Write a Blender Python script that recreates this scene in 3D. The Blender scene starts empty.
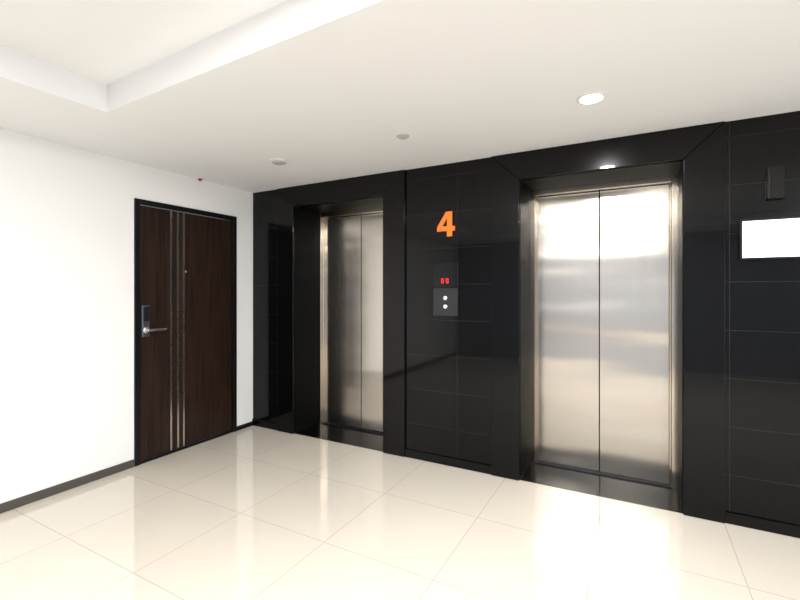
import bpy, math, bmesh
from mathutils import Vector
D=bpy.data; S=bpy.context.scene
try:
    S.view_settings.view_transform='Standard'
except Exception: pass
H=2.5; TR=2.66; RX=7.5; FY=-6.0

# ---------- materials ----------
def mat(name, col=(.5,.5,.5), rough=.5, metal=0, spec=.5, emit=None, es=0):
    m=D.materials.new(name); m.use_nodes=True
    b=m.node_tree.nodes['Principled BSDF']
    b.inputs['Base Color'].default_value=(*col,1)
    b.inputs['Roughness'].default_value=rough
    b.inputs['Metallic'].default_value=metal
    b.inputs['Specular IOR Level'].default_value=spec
    if emit:
        b.inputs['Emission Color'].default_value=(*emit,1)
        b.inputs['Emission Strength'].default_value=es
    return m
def N(m,t,**k):
    n=m.node_tree.nodes.new(t)
    for a,v in k.items():
        if a in n.inputs: n.inputs[a].default_value=v
        else: setattr(n,a,v)
    return n
def L(m,a,b): m.node_tree.links.new(a,b)
def B(m): return m.node_tree.nodes['Principled BSDF']

def paint(name,col,r=.6):
    m=mat(name,col,r,spec=.3)
    tc=N(m,'ShaderNodeTexCoord'); nz=N(m,'ShaderNodeTexNoise',Scale=180.0,Detail=3.0)
    L(m,tc.outputs['Object'],nz.inputs['Vector'])
    bp=N(m,'ShaderNodeBump',Strength=.04,Distance=.002)
    L(m,nz.outputs['Fac'],bp.inputs['Height']); L(m,bp.outputs['Normal'],B(m).inputs['Normal'])
    return m
M_wall=paint('white_paint',(.92,.92,.91))
M_ceil=paint('ceiling_paint',(.85,.855,.855))
M_far=paint('bluegrey_paint',(.33,.36,.42))

M_floor=mat('cream_porcelain',(.8,.75,.66),.045,spec=.8)
tc=N(M_floor,'ShaderNodeTexCoord')
br=N(M_floor,'ShaderNodeTexBrick',offset=0.0,squash=1.0)
for k,v in {'Color1':(.69,.635,.555,1),'Color2':(.675,.62,.54,1),'Mortar':(.46,.41,.35,1),'Scale':1.0,'Mortar Size':.0022,'Mortar Smooth':.1,'Brick Width':.685,'Row Height':.685}.items():
    br.inputs[k].default_value=v
L(M_floor,tc.outputs['Object'],br.inputs['Vector'])
nz=N(M_floor,'ShaderNodeTexNoise',Scale=3.0,Detail=8.0)
L(M_floor,tc.outputs['Object'],nz.inputs['Vector'])
mx=N(M_floor,'ShaderNodeMixRGB',blend_type='MULTIPLY'); mx.inputs[0].default_value=.06
L(M_floor,br.outputs['Color'],mx.inputs[1]); L(M_floor,nz.outputs['Fac'],mx.inputs[2])
L(M_floor,mx.outputs[0],B(M_floor).inputs['Base Color'])
bp=N(M_floor,'ShaderNodeBump',Strength=.3,Distance=.001,invert=True)
L(M_floor,br.outputs['Fac'],bp.inputs['Height']); L(M_floor,bp.outputs['Normal'],B(M_floor).inputs['Normal'])

def granite(name,tiles=True,bw=.6,rh=.3,xoff=.06,off=0.0):
    m=mat(name,(.004,.004,.005),.24,spec=.08)
    B(m).inputs['Coat Weight'].default_value=.38
    B(m).inputs['Coat Roughness'].default_value=.04
    tc=N(m,'ShaderNodeTexCoord')
    vo=N(m,'ShaderNodeTexNoise',Scale=350.0,Detail=4.0)
    L(m,tc.outputs['Object'],vo.inputs['Vector'])
    cr=N(m,'ShaderNodeValToRGB')
    cr.color_ramp.elements[0].position=.62; cr.color_ramp.elements[0].color=(.001,.001,.0013,1)
    cr.color_ramp.elements[1].position=.80; cr.color_ramp.elements[1].color=(.013,.013,.014,1)
    L(m,vo.outputs['Fac'],cr.inputs[0])
    if not tiles:
        L(m,cr.outputs[0],B(m).inputs['Base Color']); return m
    sx=N(m,'ShaderNodeSeparateXYZ'); L(m,tc.outputs['Object'],sx.inputs[0])
    ad=N(m,'ShaderNodeMath',operation='ADD'); L(m,sx.outputs[0],ad.inputs[0]); L(m,sx.outputs[1],ad.inputs[1])
    ad2=N(m,'ShaderNodeMath',operation='ADD'); L(m,ad.outputs[0],ad2.inputs[0]); ad2.inputs[1].default_value=xoff
    cx=N(m,'ShaderNodeCombineXYZ'); L(m,ad2.outputs[0],cx.inputs[0]); L(m,sx.outputs[2],cx.inputs[1])
    br=N(m,'ShaderNodeTexBrick',offset=off)
    for k,v in {'Mortar':(.022,.021,.020,1),'Scale':1.0,'Mortar Size':.0016,'Mortar Smooth':.1,'Brick Width':bw,'Row Height':rh}.items():
        br.inputs[k].default_value=v
    L(m,cx.outputs[0],br.inputs['Vector'])
    L(m,cr.outputs[0],br.inputs['Color1']); L(m,cr.outputs[0],br.inputs['Color2'])
    L(m,br.outputs['Color'],B(m).inputs['Base Color'])
    bp=N(m,'ShaderNodeBump',Strength=.2,Distance=.0006,invert=True)
    L(m,br.outputs['Fac'],bp.inputs['Height']); L(m,bp.outputs['Normal'],B(m).inputs['Normal'])
    return m
M_gr=granite('black_granite_tiles')
M_grs=granite('black_granite_slab',tiles=False)
M_line=mat('black_reflection_mask',(.003,.003,.003),.45,spec=.08)  # matte black for the added sheets that dull reveal reflections

def steel(name,col=(.66,.64,.61),r=.24,wave=.10):
    m=mat(name,col,r,metal=1)
    tc=N(m,'ShaderNodeTexCoord')
    mp=N(m,'ShaderNodeMapping'); mp.inputs['Scale'].default_value=(110,110,.5)
    L(m,tc.outputs['Object'],mp.inputs['Vector'])
    nz=N(m,'ShaderNodeTexNoise',Scale=1.0,Detail=4.0); L(m,mp.outputs[0],nz.inputs['Vector'])
    mr=N(m,'ShaderNodeMapRange'); mr.inputs['To Min'].default_value=r*.75; mr.inputs['To Max'].default_value=r*1.25
    L(m,nz.outputs['Fac'],mr.inputs['Value']); L(m,mr.outputs[0],B(m).inputs['Roughness'])
    mp2=N(m,'ShaderNodeMapping'); mp2.inputs['Scale'].default_value=(1.0,1.0,4.2)
    L(m,tc.outputs['Object'],mp2.inputs['Vector'])
    n2=N(m,'ShaderNodeTexNoise',Scale=1.0,Detail=.5); L(m,mp2.outputs[0],n2.inputs['Vector'])
    b1=N(m,'ShaderNodeBump',Strength=.08,Distance=.0004); L(m,nz.outputs['Fac'],b1.inputs['Height'])
    b2=N(m,'ShaderNodeBump',Strength=1.0,Distance=wave*.12); L(m,n2.outputs['Fac'],b2.inputs['Height'])
    L(m,b1.outputs['Normal'],b2.inputs['Normal']); L(m,b2.outputs['Normal'],B(m).inputs['Normal'])
    return m
M_st=steel('brushed_steel',(.60,.56,.505),.20,.13)
M_sf=steel('frame_steel',(.68,.61,.52),.14,.02)
M_chrome=mat('satin_nickel',(.72,.70,.67),.22,metal=1)
M_dark=mat('black_paint_metal',(.006,.006,.006),.3,spec=.25)
M_void=mat('dark_gap',(.003,.003,.003),.8)
M_lock=mat('lock_grey',(.10,.11,.13),.3,metal=.6)
M_lockd=mat('lock_black',(.012,.012,.015),.12)
M_skirt=mat('taupe_skirting',(.075,.07,.062),.35)
M_or=mat('orange_acrylic',(.86,.20,.02),.4,emit=(1,.22,.02),es=.05)
M_red=mat('red_led',(.6,.01,.02),.3,emit=(1,.02,.03),es=.9)
M_plate=mat('panel_plate',(.05,.05,.055),.35,metal=.8)
M_glass=mat('display_glass',(.004,.004,.005),.04,spec=.3)
M_white=mat('white_plastic',(.8,.8,.79),.35)
M_grey=mat('grey_plastic',(.5,.49,.47),.4)
M_screen=mat('lit_screen',(.9,.9,.9),.3,emit=(1,.99,.97),es=1.6)
M_lamp=mat('lamp_diffuser',(1,1,1),.3,emit=(1,.98,.95),es=80)
M_panel=mat('fill_panel_diffuser',(1,1,1),.3,emit=(1,.98,.95),es=6)  # glow of the added, unseen room-lighting panels
M_wood=mat('dark_walnut',(.05,.025,.015),.4,spec=.25)
tc=N(M_wood,'ShaderNodeTexCoord'); mp=N(M_wood,'ShaderNodeMapping'); mp.inputs['Scale'].default_value=(60,60,2.0)
L(M_wood,tc.outputs['Object'],mp.inputs['Vector'])
nz=N(M_wood,'ShaderNodeTexNoise',Scale=1.0,Detail=6.0,Distortion=.4); L(M_wood,mp.outputs[0],nz.inputs['Vector'])
cr=N(M_wood,'ShaderNodeValToRGB')
cr.color_ramp.elements[0].position=.3; cr.color_ramp.elements[0].color=(.008,.004,.003,1)
cr.color_ramp.elements[1].position=.72; cr.color_ramp.elements[1].color=(.036,.018,.010,1)
L(M_wood,nz.outputs['Fac'],cr.inputs[0]); L(M_wood,cr.outputs[0],B(M_wood).inputs['Base Color'])

# ---------- geometry ----------
def par(o,p):
    o.parent=p; o.matrix_parent_inverse=p.matrix_world.inverted()
def boxes(name,bs,m,bevel=0,parent=None,prisms=()):
    v=[];f=[]
    for i,bx in enumerate(bs):
        x0,x1,y0,y1,z0,z1=bx[:6]; o=len(v)
        v+=[(x0,y0,z0),(x1,y0,z0),(x1,y1,z0),(x0,y1,z0),(x0,y0,z1),(x1,y0,z1),(x1,y1,z1),(x0,y1,z1)]
        f+=[tuple(o+k for k in q) for q in [(0,3,2,1),(4,5,6,7),(0,1,5,4),(1,2,6,5),(2,3,7,6),(3,0,4,7)]]
    for pts,z0,z1 in prisms:
        o=len(v); v+=[(x,y,z0) for x,y in pts]+[(x,y,z1) for x,y in pts]
        f+=[tuple(o+k for k in q) for q in [(0,3,2,1),(4,5,6,7),(0,1,5,4),(1,2,6,5),(2,3,7,6),(3,0,4,7)]]
    me=D.meshes.new(name); me.from_pydata(v,[],f); me.materials.append(m)
    bm=bmesh.new(); bm.from_mesh(me); bmesh.ops.recalc_face_normals(bm,faces=bm.faces); bm.to_mesh(me); bm.free()
    o=D.objects.new(name,me); S.collection.objects.link(o)
    if bevel:
        b=o.modifiers.new('bev','BEVEL'); b.width=bevel; b.segments=3; b.limit_method='ANGLE'
    if parent: par(o,parent)
    return o
def empty(name,loc):
    e=D.objects.new(name,None); e.location=loc; S.collection.objects.link(e)
    e.empty_display_size=.1
    bpy.context.view_layer.update(); return e
def lathe(name,prof,loc,m,axis='Z',seg=40,parent=None):
    v=[];f=[]
    for r,h in prof:
        for i in range(seg):
            a=2*math.pi*i/seg; c,s=r*math.cos(a),r*math.sin(a)
            p={'Z':(c,s,h),'Y':(c,h,s),'X':(h,c,s)}[axis]
            v.append((p[0]+loc[0],p[1]+loc[1],p[2]+loc[2]))
    for j in range(len(prof)-1):
        for i in range(seg):
            a=j*seg+i;b=j*seg+(i+1)%seg
            f.append((a,b,b+seg,a+seg))
    f.append(tuple(range(seg))); f.append(tuple(range((len(prof)-1)*seg,len(prof)*seg)))
    me=D.meshes.new(name); me.from_pydata(v,[],f); me.materials.append(m)
    bm=bmesh.new(); bm.from_mesh(me); bmesh.ops.recalc_face_normals(bm,faces=bm.faces); bm.to_mesh(me); bm.free()
    o=D.objects.new(name,me); S.collection.objects.link(o)
    for p in me.polygons: p.use_smooth=len(p.vertices)==4
    mo=o.modifiers.new('es','EDGE_SPLIT'); mo.split_angle=math.radians(40)
    if parent: par(o,parent)
    return o
def poly_plate(name,outer,holes,y0,th,m,parent=None,org=(0,0)):
    cu=D.curves.new(name,'CURVE'); cu.dimensions='2D'; cu.fill_mode='BOTH'; cu.extrude=th/2
    for pts in [outer]+holes:
        s=cu.splines.new('POLY'); s.points.add(len(pts)-1); s.use_cyclic_u=True
        for p,q in zip(s.points,pts): p.co=(q[0],q[1],0,1)
    t=D.objects.new(name+'_c',cu); S.collection.objects.link(t)
    bpy.context.view_layer.update()
    me=D.meshes.new_from_object(t.evaluated_get(bpy.context.evaluated_depsgraph_get()))
    D.objects.remove(t)
    for v in me.vertices: v.co=Vector((org[0]+v.co.x, y0-v.co.z, org[1]+v.co.y))
    me.materials.clear(); me.materials.append(m)
    o=D.objects.new(name,me); S.collection.objects.link(o)
    if parent: par(o,parent)
    return o

# ---------- room shell ----------
boxes('floor',[(-.15,RX+.15,FY-.15,0,-.1,0)],M_floor)
D1=(-1.262,-.226,2.209)
boxes('wall_left',[(-.15,0,FY,D1[0],0,H+.3),(-.15,0,D1[1],0.6,0,H+.3),(-.15,0,D1[0],D1[1],D1[2],H+.3)],M_wall)
E=[(.59,1.641),(2.849,3.896)]; LZ=2.292; RD=.42
boxes('wall_back',[(0,E[0][0],0,.6,0,H),(E[0][1],E[1][0],0,.6,0,H),(E[1][1],RX+.15,0,.6,0,H),
  (E[0][0],E[0][1],0,.6,LZ,H),(E[1][0],E[1][1],0,.6,LZ,H)],M_gr)
WY=(-4.8,-1.6); WZ=(.5,2.3)
boxes('wall_right',[(RX,RX+.15,FY,WY[0],0,H+.3),(RX,RX+.15,WY[1],0,0,H+.3),(RX,RX+.15,*WY,0,WZ[0]),(RX,RX+.15,*WY,WZ[1],H+.3)],M_wall)
wf=[(RX+.03,RX+.09,WY[0],WY[1],WZ[0],WZ[0]+.05),(RX+.03,RX+.09,WY[0],WY[1],WZ[1]-.05,WZ[1])]
for k in range(4):
    y=WY[0]+(WY[1]-WY[0]-.05)*k/3; wf.append((RX+.03,RX+.09,y,y+.05,WZ[0]+.05,WZ[1]-.05))
boxes('window_1',wf,M_dark)
boxes('wall_front',[(-.15,RX+.15,FY-.15,FY,0,H+.3)],M_far)
TX=.885; TY=-1.931; XR=RX-.9; TY2=TY-.0357*(XR-TX)
boxes('ceiling',[(0,TX,FY,0,H,TR),(XR,RX,FY,0,H,TR),(TX,XR,FY,FY+.9,H,TR),
   (-.15,RX+.15,FY-.15,.6,TR,TR+.1),(0,RX+.15,0,.6,H,TR)],M_ceil,
   prisms=[([(TX,TY),(XR,TY2),(XR,0),(TX,0)],H,TR)])
boxes('baseboard_left',[(0,.012,FY,D1[0],0,.062)],M_skirt,.003)
boxes('baseboard_corner',[(0,.012,D1[1],-.014,0,.045)],M_dark,.003)
boxes('baseboard_back',[(.0,.37,-.014,0,0,.07),(1.861,2.629,-.014,0,0,.07),(4.116,RX,-.014,0,0,.07)],M_grs,.003)

# ---------- elevators ----------
PW=.22; PR=.024
for n,(a,b) in enumerate(E):
    c=(a+b)/2
    e=empty('elevator' ,(c,RD,0))
    def prism(name,pts):
        v=[(x,-PR,z) for x,z in pts]+[(x,0.0,z) for x,z in pts]; k=len(pts)
        f=[tuple(range(k)),tuple(range(2*k-1,k-1,-1))]+[(i,i+k,(i+1)%k+k,(i+1)%k) for i in range(k)]
        me=D.meshes.new(name); me.from_pydata(v,[],f); me.materials.append(M_grs)
        bm=bmesh.new(); bm.from_mesh(me); bmesh.ops.recalc_face_normals(bm,faces=bm.faces); bm.to_mesh(me); bm.free()
        o=D.objects.new(name,me); S.collection.objects.link(o); par(o,e)
        bv=o.modifiers.new('b','BEVEL'); bv.width=.005; bv.segments=3
    T=H-.001
    prism('portal_jamb_left',[(a-PW,0),(a,0),(a,LZ),(a-PW,T)])
    prism('portal_jamb_right',[(b,0),(b+PW,0),(b+PW,T),(b,LZ)])
    prism('portal_lintel',[(a,LZ),(b,LZ),(b+PW,T),(a-PW,T)])
    boxes('reveal_reflection_mask',[(a,a+.004,0,.36,0,LZ),(b-.004,b,0,.36,0,LZ),(a+.004,b-.004,0,.36,LZ-.004,LZ)],M_line,parent=e)  # sheets added over the granite so steel reflections don't brighten the reveal
    boxes('threshold_slab',[(a,b,0,RD+.1,-.02,.001)],M_grs,parent=e)
    fw=.042
    boxes('frame',[(a,a+fw,.36,RD+.08,0,LZ),(b-fw,b,.36,RD+.08,0,LZ),(a+fw,b-fw,.36,RD+.08,LZ-.055,LZ),
        (a+fw,a+fw+.012,.39,RD+.08,0,LZ-.055),(b-fw-.012,b-fw,.39,RD+.08,0,LZ-.055)],M_sf,.004,parent=e)
    dz=LZ-.055
    boxes('door_panel_left',[(a+fw+.012,c-.003,RD,RD+.03,.012,dz-.004)],M_st,.003,parent=e)
    boxes('door_panel_right',[(c+.003,b-fw-.012,RD,RD+.03,.012,dz-.004)],M_st,.003,parent=e)
    boxes('sill_track',[(a+fw,b-fw,.385,RD+.05,0,.008)]+[(a+fw,b-fw,yy,yy+.005,.008,.011) for yy in (.388,.402)],M_plate,parent=e)
    boxes('shaft_backing',[(a,b,RD+.085,RD+.1,0,LZ)],M_void,parent=e)

# ---------- call panel and number ----------
e=empty('elevator_call_panel',(2.238,0,1.46))
boxes('back_plate',[(2.127,2.350,-.010,0,1.236,1.681)],M_dark,.004,parent=e)
boxes('display',[(2.131,2.346,-.016,-.010,1.470,1.677)],M_glass,.003,parent=e)
boxes('plate',[(2.131,2.346,-.014,-.010,1.240,1.466)],M_plate,.003,parent=e)
for i,xx in enumerate((2.216,2.258)):
    w=.011
    boxes('led_digit_%d'%i,[(xx-w,xx+w,-.018,-.016,1.508,1.514),(xx-w,xx+w,-.018,-.016,1.542,1.548),
       (xx-w,xx-w+.006,-.018,-.016,1.514,1.542),(xx+w-.006,xx+w,-.018,-.016,1.514,1.542)],M_red,parent=e)
for i,zz in enumerate((1.385,1.315)):
    lathe('button_ring_%d'%i,[(.018,-.014),(.018,-.019),(.014,-.021)],(2.24,0,zz),M_chrome,'Y',parent=e)
    lathe('button_%d'%i,[(.012,-.019),(.012,-.024),(.010,-.025)],(2.24,0,zz),M_white,'Y',parent=e)
o4=[(.088,0),(.132,0),(.132,.045),(.155,.045),(.155,.085),(.132,.085),(.132,.205),(.080,.205),(0,.082),(0,.045),(.088,.045)]
h4=[(.044,.085),(.088,.085),(.088,.155)]
poly_plate('floor_number_sign',o4,[h4],-.008,.014,M_or,org=(2.166,1.895))

# ---------- right wall objects ----------
e=empty('wall_display_screen',(4.41,0,1.76))
x0,x1,z0,z1=4.186,4.63,1.634,1.880
boxes('bezel',[(x0,x1,-.03,0,z0,z0+.012),(x0,x1,-.03,0,z1-.012,z1),(x0,x0+.012,-.03,0,z0+.012,z1-.012),(x1-.012,x1,-.03,0,z0+.012,z1-.012),(x0+.012,x1-.012,-.015,0,z0+.012,z1-.012)],M_dark,parent=e)
boxes('lit_panel',[(x0+.012,x1-.012,-.025,-.015,z0+.012,z1-.012)],M_screen,parent=e)
e=empty('wall_box',(4.36,0,2.09))  # small black wall-mounted box with slatted front
boxes('cabinet',[(4.318,4.398,-.035,0,1.99,2.185)],M_dark,.008,parent=e)
boxes('grille',[(4.325,4.391,-.039,-.035,2.0+k*.012,2.005+k*.012) for k in range(15)],M_void,parent=e)

# ---------- apartment door on left wall ----------
ya,yb,zt=D1; fw=.045
e=empty('door_1',(0,(ya+yb)/2,0))
boxes('frame',[(-.12,.014,ya,ya+fw,0,zt),(-.12,.014,yb-fw,yb,0,zt),(-.12,.014,ya+fw,yb-fw,zt-fw,zt),(-.12,.006,ya+fw,yb-fw,0,.022)],M_dark,.003,parent=e)
boxes('leaf',[(-.05,-.008,ya+fw+.004,yb-fw-.004,.026,zt-fw-.004)],M_wood,.002,parent=e)
boxes('inlay_strips',[(-.008,-.002,y-.008,y+.008,.03,zt-fw-.01) for y in (-.935,-.868,-.812)],M_chrome,parent=e)
boxes('lock_escutcheon',[(-.008,.016,-1.205,-1.135,1.055,1.325)],M_lock,.012,parent=e)
boxes('card_reader',[(.016,.022,-1.195,-1.145,1.19,1.31)],M_lockd,.005,parent=e)
lathe('lever_rose',[(.027,.012),(.027,.022),(.012,.026),(.012,.058)],(0,-1.172,1.115),M_chrome,'X',parent=e)
boxes('lever_handle',[(.048,.066,-1.185,-1.015,1.105,1.125)],M_chrome,.007,parent=e)
lathe('peephole',[(.010,-.003),(.010,.002),(.006,.004)],(0,-.79,1.62),M_chrome,'X',parent=e)

# ---------- ceiling fixtures ----------
def lamp(x,y,z,name='recessed_downlight',P=20,r=.06,col=(1,.985,.96),mm=None):
    e=empty(name,(x,y,z))
    lathe('trim',[(r+.018,0.0),(r+.018,-.005),(r+.004,-.009),(r,-.004),(r,0.0)],(x,y,z),M_white,parent=e)
    lathe('diffuser',[(r-.002,-.0015),(r-.003,-.004)],(x,y,z),mm or M_lamp,parent=e)
    l=D.lights.new('lamp','AREA'); l.shape='DISK'; l.size=r*2; l.energy=P; l.color=col
    o=D.objects.new('lamp',l); o.location=(x,y,z-.014); S.collection.objects.link(o)
    bpy.context.view_layer.update(); par(o,e)
lamp(3.414,-.77,H,P=24,r=.055)
for x,y in ((2.65,-3.0),(2.55,-4.4),(3.65,-3.0),(3.5,-4.4),(6.0,-3.0),(6.0,-4.4)):
    lamp(x,y,TR,name='added_fill_panel',P=41,r=.30,mm=M_panel)  # unseen panels overhead, added to light the room
lamp(6.1,-.85,H,P=14)  # unseen extra lamp, placed right of the view
e=empty('smoke_detector',(1.08,-.725,H))
lathe('base',[(.075,0),(.075,-.008),(.068,-.011)],(1.08,-.725,H),M_white,parent=e)
lathe('sensor_dome',[(.055,-.011),(.052,-.020),(.035,-.025)],(1.08,-.725,H),M_grey,parent=e)
e=empty('fire_sprinkler',(2.234,-.745,H))
lathe('escutcheon',[(.044,0),(.042,-.006),(.030,-.010)],(2.234,-.745,H),M_grey,parent=e)
lathe('concealed_head',[(.026,-.010),(.024,-.016),(.010,-.018)],(2.234,-.745,H),M_grey,parent=e)
e=empty('fire_alarm_indicator',(.05,-.683,H))
lathe('base',[(.032,0),(.030,-.008)],(.05,-.683,H),M_white,parent=e)
lathe('red_lens',[(.018,-.008),(.016,-.022),(.008,-.028)],(.05,-.683,H),mat('red_lens',(.3,.02,.02),.3),parent=e)

# ---------- world + camera ----------
wd=D.worlds.new('sky'); S.world=wd; wd.use_nodes=True
bg=wd.node_tree.nodes['Background']
bg.inputs[0].default_value=(.75,.85,1,1); bg.inputs[1].default_value=3.0
cam=D.cameras.new('camera'); cam.sensor_width=36; cam.lens=435/800*36; cam.shift_y=-9/800
co=D.objects.new('camera',cam); co.location=(3.635,-3.357,1.444); co.rotation_euler=(math.pi/2,0,math.radians(28.6))
S.collection.objects.link(co); S.camera=co
